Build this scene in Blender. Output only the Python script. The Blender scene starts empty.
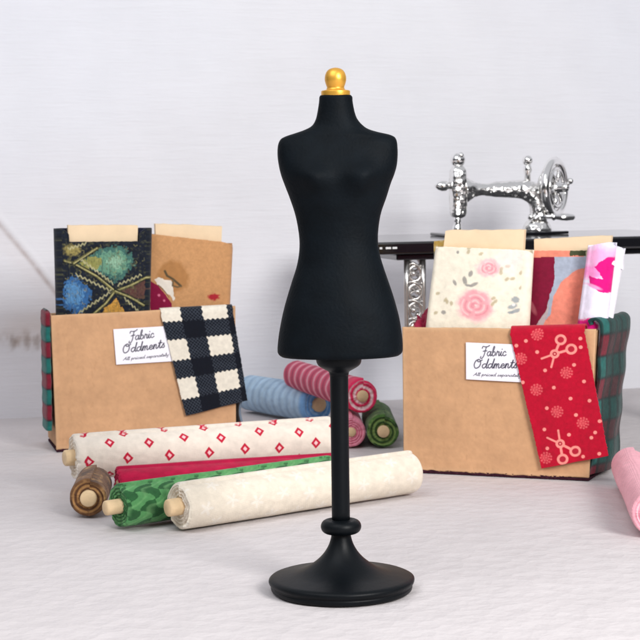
import bpy, bmesh, math, random
import numpy as np
from mathutils import Vector, Matrix

random.seed(7)
RNG = np.random.default_rng(7)
scene = bpy.context.scene
COL = scene.collection
R = math.radians


# ------------------------------------------------------------------ colour
def lin(r, g, b):
    o = []
    for c in (r, g, b):
        c /= 255.0
        o.append(c / 12.92 if c <= 0.04045 else ((c + 0.055) / 1.055) ** 2.4)
    return np.array(o)


# ------------------------------------------------------------------ value noise (vectorised)
def _hash(ix, iy, seed):
    h = (ix.astype(np.int64) * 374761393 + iy.astype(np.int64) * 668265263 + seed * 1442695041) & 0x7FFFFFFF
    h = ((h ^ (h >> 13)) * 1274126177) & 0x7FFFFFFF
    return ((h ^ (h >> 16)) & 0xFFFF) / 65535.0


def vnoise(x, y, seed=0):
    x = np.asarray(x, float); y = np.asarray(y, float)
    ix = np.floor(x); iy = np.floor(y); fx = x - ix; fy = y - iy
    fx = fx * fx * (3 - 2 * fx); fy = fy * fy * (3 - 2 * fy)
    a = _hash(ix, iy, seed); b = _hash(ix + 1, iy, seed)
    c = _hash(ix, iy + 1, seed); d = _hash(ix + 1, iy + 1, seed)
    return (a * (1 - fx) + b * fx) * (1 - fy) + (c * (1 - fx) + d * fx) * fy


def fbm(x, y, seed=0, n=3):
    s = 0; a = 0.5; t = 0
    for k in range(n):
        s = s + a * vnoise(x * 2 ** k, y * 2 ** k, seed + k); t += a; a *= 0.5
    return s / t


# ------------------------------------------------------------------ painting helpers: print on cloth, 2-D
class Paint:
    """colour array on a set of pattern-space points"""
    def __init__(self, x, y, base):
        self.x = x; self.y = y
        self.c = np.zeros(x.shape + (3,)) + np.asarray(base)

    def put(self, m, col):
        m = np.clip(m, 0, 1)[..., None]
        self.c = self.c * (1 - m) + np.asarray(col) * m

    def ell(self, cx, cy, rx, ry, col, rot=0, soft=0.15, wob=0, seed=1, a=1.0):
        c, s = math.cos(R(rot)), math.sin(R(rot))
        dx = self.x - cx; dy = self.y - cy
        d = np.sqrt(((dx * c + dy * s) / rx) ** 2 + ((-dx * s + dy * c) / ry) ** 2)
        if wob:
            d = d + wob * (fbm(self.x / rx * 2.5, self.y / ry * 2.5, seed) - .5) * 2
        self.put(a * np.clip((1 - d) / soft + .5, 0, 1), col)

    def seg(self, pts, w, col, soft=1.0, a=1.0):
        self.put(a * np.clip((w - self.dist(pts)) / soft + .5, 0, 1), col)

    def dist(self, pts):
        d = np.full(self.x.shape, 1e9)
        for (x0, y0), (x1, y1) in zip(pts[:-1], pts[1:]):
            vx, vy = x1 - x0, y1 - y0
            L = vx * vx + vy * vy + 1e-12
            t = np.clip(((self.x - x0) * vx + (self.y - y0) * vy) / L, 0, 1)
            d = np.minimum(d, np.hypot(self.x - x0 - t * vx, self.y - y0 - t * vy))
        return d

    def ring(self, cx, cy, r, w, col, soft=2.0, a=1.0):
        d = np.abs(np.hypot(self.x - cx, self.y - cy) - r)
        self.put(a * np.clip((w - d) / soft + .5, 0, 1), col)

    def poly(self, pts, col, wob=0, sc=30, seed=3, a=1.0):
        x = self.x; y = self.y
        if wob:
            x = x + wob * (fbm(self.x / sc, self.y / sc, seed) - .5) * 2
            y = y + wob * (fbm(self.x / sc, self.y / sc, seed + 9) - .5) * 2
        ins = np.zeros(x.shape, bool)
        n = len(pts)
        for i in range(n):
            x0, y0 = pts[i]; x1, y1 = pts[(i + 1) % n]
            if y0 == y1: continue
            cr = ((y0 > y) != (y1 > y)) & (x < (x1 - x0) * (y - y0) / (y1 - y0) + x0)
            ins ^= cr
        self.put(ins * a, col)

    def mottle(self, amp, sx, sy, seed=5):
        n = fbm(self.x / sx, self.y / sy, seed) - .5
        self.c = np.clip(self.c * (1 + 2 * amp * n[..., None]), 0, 1)
        return self


# ------------------------------------------------------------------ materials
def mat(name, rough=.8, attr=True, color=(.5, .5, .5), metal=0, bump=None, vary=0, sheen=0, spec=.5, coat=0):
    m = bpy.data.materials.new(name); m.use_nodes = True
    nt = m.node_tree; b = nt.nodes['Principled BSDF']
    b.inputs['Roughness'].default_value = rough
    b.inputs['Metallic'].default_value = metal
    b.inputs['Specular IOR Level'].default_value = spec
    b.inputs['Sheen Weight'].default_value = sheen
    b.inputs['Coat Weight'].default_value = coat
    tc = nt.nodes.new('ShaderNodeTexCoord')
    src = None
    if attr:
        a = nt.nodes.new('ShaderNodeAttribute'); a.attribute_name = 'Col'; src = a.outputs['Color']
    else:
        c = nt.nodes.new('ShaderNodeRGB'); c.outputs[0].default_value = (*color, 1); src = c.outputs[0]
    if vary:
        amt, sc = vary
        n = nt.nodes.new('ShaderNodeTexNoise'); n.inputs['Scale'].default_value = sc; n.inputs['Detail'].default_value = 4
        nt.links.new(tc.outputs['Object'], n.inputs['Vector'])
        mr = nt.nodes.new('ShaderNodeMapRange')
        mr.inputs['From Min'].default_value = .3; mr.inputs['From Max'].default_value = .7
        mr.inputs['To Min'].default_value = 1 - amt; mr.inputs['To Max'].default_value = 1 + amt
        nt.links.new(n.outputs['Fac'], mr.inputs['Value'])
        mx = nt.nodes.new('ShaderNodeVectorMath'); mx.operation = 'SCALE'
        nt.links.new(src, mx.inputs[0]); nt.links.new(mr.outputs[0], mx.inputs['Scale'])
        src = mx.outputs[0]
    nt.links.new(src, b.inputs['Base Color'])
    prev = None
    for (kind, sc, stren, dist) in (bump or []):
        if kind == 'vor':
            t = nt.nodes.new('ShaderNodeTexVoronoi'); out = t.outputs['Distance']
        elif kind == 'wavex':
            t = nt.nodes.new('ShaderNodeTexWave'); t.bands_direction = 'X'; out = t.outputs['Fac']; t.inputs['Distortion'].default_value = 1.5
            t.inputs['Detail Scale'].default_value = 3
        elif kind == 'wavez':
            t = nt.nodes.new('ShaderNodeTexWave'); t.bands_direction = 'Z'; out = t.outputs['Fac']; t.inputs['Distortion'].default_value = 1.5
            t.inputs['Detail Scale'].default_value = 3
        else:
            t = nt.nodes.new('ShaderNodeTexNoise'); out = t.outputs['Fac']; t.inputs['Detail'].default_value = 5
        if isinstance(sc, tuple):
            mp = nt.nodes.new('ShaderNodeMapping'); mp.inputs['Scale'].default_value = sc
            nt.links.new(tc.outputs['Object'], mp.inputs['Vector']); nt.links.new(mp.outputs[0], t.inputs['Vector'])
            t.inputs['Scale'].default_value = 1
        else:
            nt.links.new(tc.outputs['Object'], t.inputs['Vector']); t.inputs['Scale'].default_value = sc
        bp = nt.nodes.new('ShaderNodeBump'); bp.inputs['Strength'].default_value = stren; bp.inputs['Distance'].default_value = dist
        nt.links.new(out, bp.inputs['Height'])
        if prev: nt.links.new(prev.outputs[0], bp.inputs['Normal'])
        prev = bp
    if prev: nt.links.new(prev.outputs[0], b.inputs['Normal'])
    return m


M = {}
M['cloth'] = mat('printed_cotton', .9, bump=[('wavex', 150, .25, .002), ('wavez', 150, .25, .002), ('noise', 40, .25, .006)], vary=(.07, 60), sheen=.15, spec=.2)
M['kraft'] = mat('kraft_card', .8, bump=[('noise', 90, .2, .003), ('noise', 12, .15, .01)], vary=(.06, 45), spec=.3)
M['paper'] = mat('white_paper', .6, bump=[('noise', 60, .1, .002)], spec=.3)
M['card'] = mat('cream_card', .75, attr=False, color=lin(234, 209, 174), bump=[('noise', 70, .15, .003)], vary=(.04, 25), spec=.3)
M['wood'] = mat('pale_dowel', .65, attr=False, color=lin(222, 193, 152), bump=[('noise', (90, 14, 90), .4, .003)], vary=(.14, 40), spec=.3)
M['black_form'] = mat('black_form_cloth', .62, attr=False, color=lin(8, 14, 19), bump=[('noise', 190, .4, .0025), ('noise', 18, .05, .008)], vary=(.2, 30), spec=.09)
M['black_stand'] = mat('black_painted_wood', .45, attr=False, color=lin(7, 11, 15), bump=[('noise', 45, .12, .003), ('noise', 180, .1, .001)], vary=(.15, 30), spec=.15)
M['gold'] = mat('gold_paint', .36, attr=False, color=lin(224, 168, 66), metal=.6, bump=[('noise', 60, .12, .003)], vary=(.12, 40))
M['chrome'] = mat('cast_silver', .14, attr=False, color=(.9, .89, .88), metal=1, bump=[('noise', 26, .10, .006)])
M['ornate'] = mat('ornate_silver', .16, attr=False, color=(.86, .85, .83), metal=1, bump=[('vor', 70, .30, .008), ('noise', 40, .12, .005), ('noise', 22, .3, .012)])
M['leg_metal'] = mat('leg_silver', .28, attr=False, color=(.66, .64, .62), metal=1, bump=[('noise', 40, .3, .006)])
M['gloss_black'] = mat('gloss_black', .12, attr=False, color=(.006, .006, .008), bump=[('noise', 20, .03, .004)], spec=.6, coat=.5)
M['dark_maroon'] = mat('dark_maroon_base', .95, attr=False, color=lin(60, 30, 42), bump=[('noise', 80, .5, .006)], vary=(.3, 60), spec=.1)
M['glint'] = mat('pale_glint', .5, attr=False, color=lin(215, 215, 215), bump=[('noise', 60, .1, .002)])
M['floor'] = mat('embossed_white_cloth', .85, attr=False, color=lin(206, 200, 200), bump=[('vor', 26, .34, .008), ('noise', 80, .35, .005), ('noise', 14, .10, .010)], vary=(.03, 7), spec=.2)
M['wall'] = mat('brushed_white_wall', .85, bump=[('noise', (5, 5, 60), .16, .010), ('noise', (14, 14, 130), .2, .005), ('noise', 9, .12, .01)], vary=(.02, 6), spec=.25)


# ------------------------------------------------------------------ mesh helpers
def new_obj(name, verts, faces, m, parent=None, col=None, smooth=True):
    me = bpy.data.meshes.new(name)
    verts = np.asarray(verts, dtype=np.float32)
    me.from_pydata(verts.tolist(), [], faces)
    if smooth:
        me.polygons.foreach_set('use_smooth', np.ones(len(me.polygons), bool))
    if col is not None:
        at = me.color_attributes.new('Col', 'FLOAT_COLOR', 'POINT')
        c = np.ones((len(verts), 4), np.float32); c[:, :3] = np.asarray(col).reshape(-1, 3)
        at.data.foreach_set('color', c.ravel())
    me.materials.append(m)
    me.update()
    bm = bmesh.new(); bm.from_mesh(me); bmesh.ops.recalc_face_normals(bm, faces=bm.faces[:]); bm.to_mesh(me); bm.free()
    o = bpy.data.objects.new(name, me); COL.objects.link(o)
    if parent: o.parent = parent
    return o


def grid_faces(nu, nv, wrap_u=False, off=0):
    f = []
    for j in range(nv - 1):
        for i in range(nu if wrap_u else nu - 1):
            i2 = (i + 1) % nu
            f.append((off + j * nu + i, off + j * nu + i2, off + (j + 1) * nu + i2, off + (j + 1) * nu + i))
    return f


def tag(o, label, cat, group=None, kind=None):
    if label: o['label'] = label
    if cat: o['category'] = cat
    if group: o['group'] = group
    if kind: o['kind'] = kind
    return o


def thing(name, label, cat, loc=(0, 0, 0), rz=0, group=None):
    o = bpy.data.objects.new(name, None); COL.objects.link(o)
    o.empty_display_size = .05
    o.location = loc; o.rotation_euler = (0, 0, R(rz))
    return tag(o, label, cat, group)


def sheet(name, P, C, m, parent, thick):
    """closed cloth/paper sheet from a (nv,nu,3) point grid with thickness along its normals; C colours"""
    nv, nu = P.shape[:2]
    du = np.gradient(P, axis=1); dv = np.gradient(P, axis=0)
    n = np.cross(du, dv); n /= np.linalg.norm(n, axis=2, keepdims=True) + 1e-12
    V = np.concatenate([P.reshape(-1, 3), (P - n * thick).reshape(-1, 3)])
    F = grid_faces(nu, nv)
    N = nu * nv
    F += [(d + N, c + N, b + N, a + N) for (a, b, c, d) in F]
    edge = [j * nu for j in range(nv)]
    for j in range(nv - 1):
        for i in (0, nu - 1):
            a, b = j * nu + i, (j + 1) * nu + i
            F.append((a, b, b + N, a + N) if i == 0 else (b, a, a + N, b + N))
    for i in range(nu - 1):
        for j in (0, nv - 1):
            a, b = j * nu + i, j * nu + i + 1
            F.append((b, a, a + N, b + N) if j == 0 else (a, b, b + N, a + N))
    CC = np.concatenate([C.reshape(-1, 3)] * 2)
    return new_obj(name, V, F, m, parent, CC)


def bilinear(c, U, V):
    """c = TL, TR, BR, BL ; V downward"""
    TL, TR, BR, BL = [np.asarray(q, float) for q in c]
    U = U[..., None]; V = V[..., None]
    return (TL * (1 - U) + TR * U) * (1 - V) + (BL * (1 - U) + BR * U) * V


def lathe(name, prof, m, parent, seg=96, wob=0):
    V = []; F = []
    n = len(prof)
    for (r, z) in prof:
        for k in range(seg):
            a = 2 * math.pi * k / seg
            rr = r * (1 + wob * (vnoise(np.array(3 * math.cos(a) + 9), np.array(3 * math.sin(a) + z * 20 + 9)) - .5))
            V.append((rr * math.cos(a), rr * math.sin(a), z))
    F = grid_faces(seg, n, True)
    F.append(tuple(range(seg))[::-1]); F.append(tuple((n - 1) * seg + k for k in range(seg)))
    return new_obj(name, V, F, m, parent)


def smooth_prof(pts, n=8):
    """Catmull-Rom through a list of points"""
    p = [np.array(q, float) for q in pts]
    p = [2 * p[0] - p[1]] + p + [2 * p[-1] - p[-2]]
    out = []
    for i in range(1, len(p) - 2):
        for k in range(n):
            t = k / n
            out.append(.5 * (2 * p[i] + (p[i + 1] - p[i - 1]) * t + (2 * p[i - 1] - 5 * p[i] + 4 * p[i + 1] - p[i + 2]) * t * t
                             + (3 * p[i] - p[i - 1] - 3 * p[i + 1] + p[i + 2]) * t ** 3))
    out.append(p[-2])
    return out


def box_bm(bm, lo, hi, bev=.003, seg=2, shear=None):
    r = bmesh.ops.create_cube(bm, size=1)
    vs = r['verts']
    for v in vs:
        v.co = Vector([lo[i] + (v.co[i] + .5) * (hi[i] - lo[i]) for i in range(3)])
        if shear: v.co = shear(v.co)
    es = {e for v in vs for e in v.link_edges}
    if bev: bmesh.ops.bevel(bm, geom=list(es), offset=bev, segments=seg, affect='EDGES', profile=.5)


def from_bm(name, bm, m, parent=None, smooth=True, col=None):
    me = bpy.data.meshes.new(name); bm.to_mesh(me); bm.free()
    if smooth: me.polygons.foreach_set('use_smooth', np.ones(len(me.polygons), bool))
    me.materials.append(m)
    if col is not None:
        at = me.color_attributes.new('Col', 'FLOAT_COLOR', 'POINT')
        c = np.ones((len(me.vertices), 4), np.float32); c[:, :3] = col
        at.data.foreach_set('color', c.ravel())
    o = bpy.data.objects.new(name, me); COL.objects.link(o)
    if parent: o.parent = parent
    return o


def tube(bm, pts, rad, seg=12, caps=True):
    """swept tube with radius per point"""
    pts = [Vector(p) for p in pts]
    if not hasattr(rad, '__len__'): rad = [rad] * len(pts)
    rings = []; up = None
    for i, p in enumerate(pts):
        t = (pts[min(i + 1, len(pts) - 1)] - pts[max(i - 1, 0)]).normalized()
        if up is None:
            up = Vector((0, 0, 1)) if abs(t.z) < .9 else Vector((0, 1, 0))
        s = t.cross(up).normalized(); up = s.cross(t).normalized()
        rings.append([bm.verts.new(p + (s * math.cos(2 * math.pi * k / seg) + up * math.sin(2 * math.pi * k / seg)) * rad[i]) for k in range(seg)])
    for a, b in zip(rings[:-1], rings[1:]):
        for k in range(seg):
            bm.faces.new((a[k], a[(k + 1) % seg], b[(k + 1) % seg], b[k]))
    if caps:
        bm.faces.new(rings[0][::-1]); bm.faces.new(rings[-1])


def ball(bm, c, r, sc=(1, 1, 1), seg=20):
    q = bmesh.ops.create_uvsphere(bm, u_segments=seg, v_segments=seg // 2, radius=r)
    for v in q['verts']:
        v.co = Vector((v.co.x * sc[0] + c[0], v.co.y * sc[1] + c[1], v.co.z * sc[2] + c[2]))


# ================================================================== SETTING
# table cloth the things stand on
W0 = np.array((-.982, 2.33)); WD = np.array((math.cos(R(14.4)), math.sin(R(14.4))))


def build_floor():
    bm = bmesh.new()
    wl = W0 - WD * 3.2; wr = W0 + WD * 4.6
    pts = [(-4, -5, 0), (4.2, -5, 0), (wr[0], wr[1] + .05, 0), (wl[0], wl[1] + .05, 0)]
    bm.faces.new([bm.verts.new(p) for p in pts])
    bmesh.ops.subdivide_edges(bm, edges=bm.edges[:], cuts=60, use_grid_fill=True)
    for v in bm.verts:
        x, y = v.co.x, v.co.y
        v.co.z = -.004 * float(fbm(np.array(x * 2.2 + 20), np.array(y * 2.2 + 20), 4))
    o = from_bm('floor', bm, M['floor'])
    tag(o, 'white embossed cloth spread under the dress form and boxes', None, kind='structure')


def build_wall():
    # fine centre, the far left and right coarser
    s = np.concatenate([np.linspace(-3.0, -.3, 20)[:-1], np.linspace(-.3, 2.6, 480), np.linspace(2.6, 4.4, 14)[1:]])
    z = np.concatenate([np.linspace(-.01, 1.15, 210), np.linspace(1.15, 2.0, 12)[1:]])
    S, Z = np.meshgrid(s, z)
    P = Paint(S, Z, lin(231, 232, 237))
    d = np.zeros(S.shape)
    d += .010 * (fbm(S * 1.3 + 5, Z * 1.3, 11) - .5)
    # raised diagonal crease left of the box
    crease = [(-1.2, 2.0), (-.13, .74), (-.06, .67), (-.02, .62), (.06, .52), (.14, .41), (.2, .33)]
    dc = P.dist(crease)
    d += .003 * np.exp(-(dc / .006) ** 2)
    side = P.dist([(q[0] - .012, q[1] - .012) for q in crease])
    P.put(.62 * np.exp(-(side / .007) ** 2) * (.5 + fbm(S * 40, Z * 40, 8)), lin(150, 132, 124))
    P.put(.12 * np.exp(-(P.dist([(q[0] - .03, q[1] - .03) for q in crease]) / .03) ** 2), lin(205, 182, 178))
    # worn brown scuff near the box
    sc = np.exp(-((S - .05) / .12) ** 2 - ((Z - .255) / .028) ** 2)
    P.put(.7 * sc * np.clip(fbm(S * 45, Z * 25, 21) * 2.4 - .75, 0, 1), lin(140, 112, 84))
    P.put(.35 * np.exp(-((S - .06) / .14) ** 2 - ((Z - .30) / .05) ** 2), lin(212, 190, 172))
    for xx in (-.015, .03, .062, .095, .12):
        P.ell(xx, .245, .011, .022, lin(120, 92, 66), soft=.9, wob=.4, seed=int(xx * 900) + 50, a=.5)
    # faint warm and cool blotches of old paint
    P.put(.18 * np.clip(fbm(S * 1.1 + 3, Z * 1.6, 31) * 2.2 - .8, 0, 1), lin(214, 206, 206))
    P.put(.18 * np.clip(fbm(S * .9 + 13, Z * 1.2, 37) * 2.2 - .9, 0, 1), lin(206, 210, 226))
    d += .004 * sc * (fbm(S * 40, Z * 40, 3) - .5)
    nrm = np.array((WD[1], -WD[0]))
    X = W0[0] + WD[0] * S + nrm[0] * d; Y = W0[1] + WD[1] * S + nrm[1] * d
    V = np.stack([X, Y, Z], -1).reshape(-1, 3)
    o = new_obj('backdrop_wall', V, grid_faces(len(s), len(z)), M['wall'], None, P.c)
    tag(o, 'white brush-painted wall with a brown scuff behind the left box', None, kind='structure')


build_floor(); build_wall()


# ================================================================== DRESS FORM
PX = .00181


def build_dress_form():
    root = thing('dress_form', 'black dress form with a gold ball finial on a turned round foot', 'dress form', (.0335, -.07, 0))
    zz = lambda y: .4365 + (355 - y) * (.9118 - .4365) / (355 - 93)
    # y, left, right, front depth, back depth, exponent
    rows = [(95.0, 319.5, 350, 14, 15, 2.0), (97, 318.6, 351.6, 15.5, 16.5, 2), (102, 318.2, 352, 16, 17, 2), (112, 316.6, 354, 17, 18, 2),
            (119, 314.8, 356.8, 18, 20, 2.1), (125, 311, 362, 19, 22, 2.2), (129, 303.5, 368, 20, 23, 2.3), (132, 294.5, 377.5, 21, 24, 2.4),
            (134.5, 286.5, 388, 22, 24.5, 2.5), (137, 281, 393.6, 22.5, 25, 2.7), (140.5, 278.3, 395.8, 24, 25.5, 3.0), (146, 276.9, 396.7, 26, 26, 3.1),
            (155, 276.8, 397, 29, 26.5, 3.0), (165, 278.2, 396.2, 32, 27, 2.8), (174, 280.4, 393.8, 34, 27, 2.6), (184, 284, 390, 34, 27, 2.4),
            (197, 289, 386, 32, 26, 2.2), (212, 294, 380.8, 29.5, 25, 2.1), (226, 297, 378.3, 27.5, 24.5, 2), (240, 298.6, 377.6, 27, 25, 2),
            (253, 298, 379.3, 28, 27, 2), (266, 295.5, 383, 30, 30, 2), (280, 291, 387.8, 33, 34, 2.1), (293, 287, 392.3, 36, 37, 2.1),
            (306, 283.3, 396.2, 39, 40, 2.2), (319, 280.3, 399.5, 41, 42, 2.2), (333, 277.8, 401.8, 43, 43, 2.2), (343, 276.6, 402.8, 43.5, 43.5, 2.2),
            (350, 276.3, 402.9, 43.5, 43.5, 2.2), (353, 277.2, 402.2, 43, 43, 2.2), (355.2, 279.6, 399.8, 41.5, 41.5, 2.2), (356, 284, 395.5, 38.5, 38.5, 2.2), (356.2, 310, 370, 20, 20, 2.1), (356.2, 335, 344, 3, 3, 2)]
    a = np.array(rows)
    sp = np.array(smooth_prof(a, 5))
    seg = 144
    th = np.linspace(0, 2 * math.pi, seg, endpoint=False)
    V = []
    for (y, l, r, f, b, n) in sp:
        ax = 341.5 - .01396 * (586 - y)      # upright axis, camera roll taken out
        cx = ((l + r) / 2 - ax) * PX; w = (r - l) / 2 * PX
        c, s = np.cos(th), np.sin(th)
        x = np.sign(c) * np.abs(c) ** (2 / n); q = np.sign(s) * np.abs(s) ** (2 / n)
        dep = np.where(s < 0, f, b) * PX
        Y = q * dep
        bust = 0
        for bx in (-.44, .44):
            bust = bust + np.exp(-((x - bx) / .28) ** 2)
        up = math.exp(-((y - 176) / (13 if y < 176 else 15)) ** 2)
        Y = Y - np.where(s < 0, 1, 0) * bust * up * 10.5 * PX * np.abs(s) ** .5
        belly = math.exp(-((y - 296) / 30) ** 2)
        Y = Y - np.where(s < 0, 1, 0) * np.exp(-(x / .5) ** 2) * belly * 3 * PX * np.abs(s) ** .5
        V.append(np.stack([cx + w * x, Y, np.full(seg, zz(y))], -1))
    V = np.array(V)
    nr = len(V)
    V = V.reshape(-1, 3)
    F = grid_faces(seg, nr, True)
    F.append(tuple(range(seg))); F.append(tuple((nr - 1) * seg + k for k in range(seg))[::-1])
    new_obj('torso', V, F, M['black_form'], root)
    # finial
    fin = [(.0255, .906), (.0262, .9085), (.0262, .9145), (.0250, .9165), (.018, .918), (.0161, .9205), (.0158, .923), (.0172, .927), (.0190, .933), (.0195, .938),
           (.0187, .944), (.0163, .950), (.012, .9545), (.006, .957), (.001, .9578)]
    f = lathe('finial', [tuple(q) for q in smooth_prof(fin, 4)], M['gold'], root, 48)
    f.location = (.0005, 0, 0)
    # stand
    hub = [(.0418, .4365), (.0418, .428), (.040, .421), (.036, .416), (.028, .411), (.0195, .406), (.0176, .400), (.0168, .384), (.0166, .25), (.0168, .12)]
    lathe('pole', [tuple(q) for q in smooth_prof(hub, 5)], M['black_stand'], root, 64)
    ring = [(.0165, .105)] + [(.026 + .0115 * math.cos(t), .1185 + .0125 * math.sin(t)) for t in np.linspace(-2.3, 2.3, 18)] + [(.0165, .132)]
    lathe('collar', ring, M['black_stand'], root, 64)
    base = [(.0174, .107), (.019, .097), (.0228, .085), (.030, .072), (.040, .060), (.053, .049), (.068, .0395), (.085, .0330), (.103, .0295), (.120, .0268), (.1285, .0252),
            (.1335, .0222), (.1350, .0180), (.1335, .0138), (.1312, .0118), (.1305, .0095), (.1312, .0075), (.1308, .004), (.1295, .001), (.127, 0)]
    lathe('foot', [tuple(q) for q in smooth_prof(base, 4)], M['black_stand'], root, 128, wob=.012)


build_dress_form()


# ================================================================== FABRIC ROLLS
def make_roll(name, label, A, B, r, paint, end_cols, dowel=(.02, .03), core=.33, seam=.006, group=None, flare=0, turns=5.5, ori_deg=84, res=1):
    """A near end (x,y,z of axis), B far end. paint(s,w) -> colours for length s and wrap w."""
    A = Vector(A); B = Vector(B); L = (B - A).length
    root = thing(name, label, 'fabric roll', (A.x, A.y, A.z - r), 0, group)
    t = (B - A).normalized(); side = t.cross(Vector((0, 0, 1))).normalized(); up = side.cross(t)
    nu, nv = int(200 * res), int(max(160, int(L * 420)) * res)
    th = np.linspace(0, 2 * math.pi, nu, endpoint=False)
    s = np.linspace(0, L, nv)
    TH, S = np.meshgrid(th, s)
    seed = int(abs(A.x * 977) + abs(A.y * 331)) + 3
    # spiral step where the outer layer ends, lumps, softened rims
    rr = r - seam * (TH / (2 * math.pi)) + .06 * r * (fbm(np.cos(TH) * 1.5 + 5 + S * 6, np.sin(TH) * 1.5 + 5 + S * 2, seed) - .5)
    edge = np.minimum(S, L - S)
    rim = .008
    rr = rr - np.where(edge < rim, rim - np.sqrt(np.clip(rim ** 2 - (rim - edge) ** 2, 0, None)), 0) * .8
    if flare: rr = rr * (1 + flare * np.exp(-S / (.25 * L)))
    jag = .0035 * (fbm(np.cos(TH) * 4 + 9, np.sin(TH) * 4 + 9, seed + 2) - .5)
    ax = S + jag * (1 - S / L) * 2
    ori = R(ori_deg)
    c, sn = np.cos(TH + ori), np.sin(TH + ori)
    o3 = lambda k: np.array(k)
    base = Vector((0, 0, r))
    P = (np.array(base) + ax[..., None] * np.array(t) + (rr * c)[..., None] * np.array(side) + (rr * sn)[..., None] * np.array(up))
    C = paint(S, TH * r)
    V = [P.reshape(-1, 3)]; CC = [C.reshape(-1, 3)]
    F = grid_faces(nu, nv, True)
    off = nu * nv
    # spiral ends
    for which in (0, 1):
        nr = 46
        k = np.linspace(1, .10, nr)
        TH2, K = np.meshgrid(th, k)
        rad = K * (rr[0] if which == 0 else rr[-1])
        ph = K * turns + TH2 / (2 * math.pi) * (1 if which == 0 else -1)
        fr = ph - np.floor(ph)
        dep = .0035 * np.abs(np.sin(math.pi * ph)) + .004 * (fbm(np.cos(TH2) * 3 + 4, np.sin(TH2) * 3 + K * 9, seed + 6) - .5)
        dep = dep * np.clip((1 - K) * 12, 0, 1) + np.clip((.6 - K) * .012, 0, .006)
        axv = (dep if which == 0 else L - dep) + (jag[0] * 2 if which == 0 else 0)
        c2, s2 = np.cos(TH2 + ori), np.sin(TH2 + ori)
        Pe = np.array(base) + axv[..., None] * np.array(t) + (rad * c2)[..., None] * np.array(side) + (rad * s2)[..., None] * np.array(up)
        mix = (np.clip(np.sin(math.pi * ph) ** 2 * 1.4 - .2 + .8 * (fbm(TH2 * 3, K * 16, seed + 8) - .5), 0, 1))[..., None]
        Ce = np.asarray(end_cols[0]) * (1 - mix) + np.asarray(end_cols[1]) * mix
        V.append(Pe.reshape(-1, 3)); CC.append(Ce.reshape(-1, 3))
        F += grid_faces(nu, nr, True, off)
        F.append(tuple(off + (nr - 1) * nu + q for q in range(nu)))
        ring = (0 if which == 0 else nu * (nv - 1))
        F += [(ring + i, ring + (i + 1) % nu, off + (i + 1) % nu, off + i) for i in range(nu)]
        off += nu * nr
    new_obj('cloth', np.concatenate(V), F, M['cloth'], root, np.concatenate(CC))
    bm = bmesh.new()
    dr = r * core
    p0 = Vector(base) - t * dowel[0]
    p1 = Vector(base) + t * (L + dowel[1])
    cut = Vector((random.uniform(-.1, .1), random.uniform(-.1, .1), 0)) * dr
    tube(bm, [p0 - t * .000 + cut * .2, p0 + t * .002, p0 + t * .006, p0.lerp(p1, .5), p1 - t * .004, p1], [dr * .82, dr * .97, dr, dr, dr, dr * .85], 28)
    from_bm('dowel', bm, M['wood'], root, True)
    return root


cream = lin(233, 222, 208)


def p_diamonds(S, Wd):
    P = Paint(S, Wd, cream)
    red = lin(196, 26, 58)
    pa, pw = .098, .088
    for col in range(-1, 9):
        for rw in range(-1, 10):
            cx = col * pa + (rw % 2) * pa * .47 + .03 + .006 * math.sin(col * 5 + rw * 3)
            cy = rw * pw * .5 + .012 + .006 * math.sin(col * 3.3 + rw)
            d = np.abs((S - cx) / .013) + np.abs((Wd - cy) / .0165)
            P.put(np.clip((1.0 - d) / .12 + .5, 0, 1), red)
            P.put(np.clip((.42 - d) / .15 + .5, 0, 1), lin(250, 205, 205))
    return P.mottle(.05, .03, .03).c


def p_solid(rgb, amp=.12, sx=.02, sy=.01):
    def f(S, Wd):
        return Paint(S, Wd, lin(*rgb)).mottle(amp, sx, sy).c
    return f


def p_green(S, Wd):
    P = Paint(S, Wd, lin(88, 152, 92))
    wob = .25 * (fbm(S * 40, Wd * 40, 5) - .5)
    a = S / .062 + wob + .18 * np.sin(Wd / .046 * 2 * math.pi); b = Wd / .052 + .1 * np.sin(S / .062 * 2 * math.pi)
    e = (np.floor(a + b) + np.floor(a - b)) % 2
    P.put(e, lin(44, 96, 54))
    k = np.abs(((a + b) % 1) - .5)
    P.put(np.clip((.14 - np.abs(((a - b) % 1) - .5)) / .1, 0, 1) * .35, lin(130, 185, 122))
    return P.mottle(.22, .012, .012).c


def p_stars(S, Wd):
    P = Paint(S, Wd, lin(229, 218, 200))
    for i in range(-1, 12):
        for j in range(-1, 7):
            cx = i * .072 + (j % 2) * .036 + .008 * math.sin(i * 7 + j * 3); cy = j * .052 + .006 * math.sin(i * 3 + j)
            dx, dy = S - cx, Wd - cy
            ang = np.arctan2(dy, dx); rr = np.hypot(dx, dy)
            st = .011 + .007 * np.cos(5 * ang + i)
            P.put(.55 * np.clip((st - rr) / .003 + .5, 0, 1), lin(238, 232, 222))
    return P.mottle(.04, .03, .03).c


def p_blue(S, Wd):
    P = Paint(S, Wd, lin(176, 208, 234))
    x = S / .040 + .25 * (fbm(S * 12, Wd * 14, 3) - .5)
    P.put(.6 * np.clip(np.sin(2 * math.pi * x) * .9 + .1, 0, 1), lin(140, 170, 202))
    P.put(.5 * np.clip(np.sin(2 * math.pi * (x + .45)) * 2 - 1.2, 0, 1), lin(190, 214, 236))
    P.put(np.clip((.035 - S) / .02, 0, 1) * .85, lin(118, 176, 232))
    return P.mottle(.16, .02, .02).c


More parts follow.
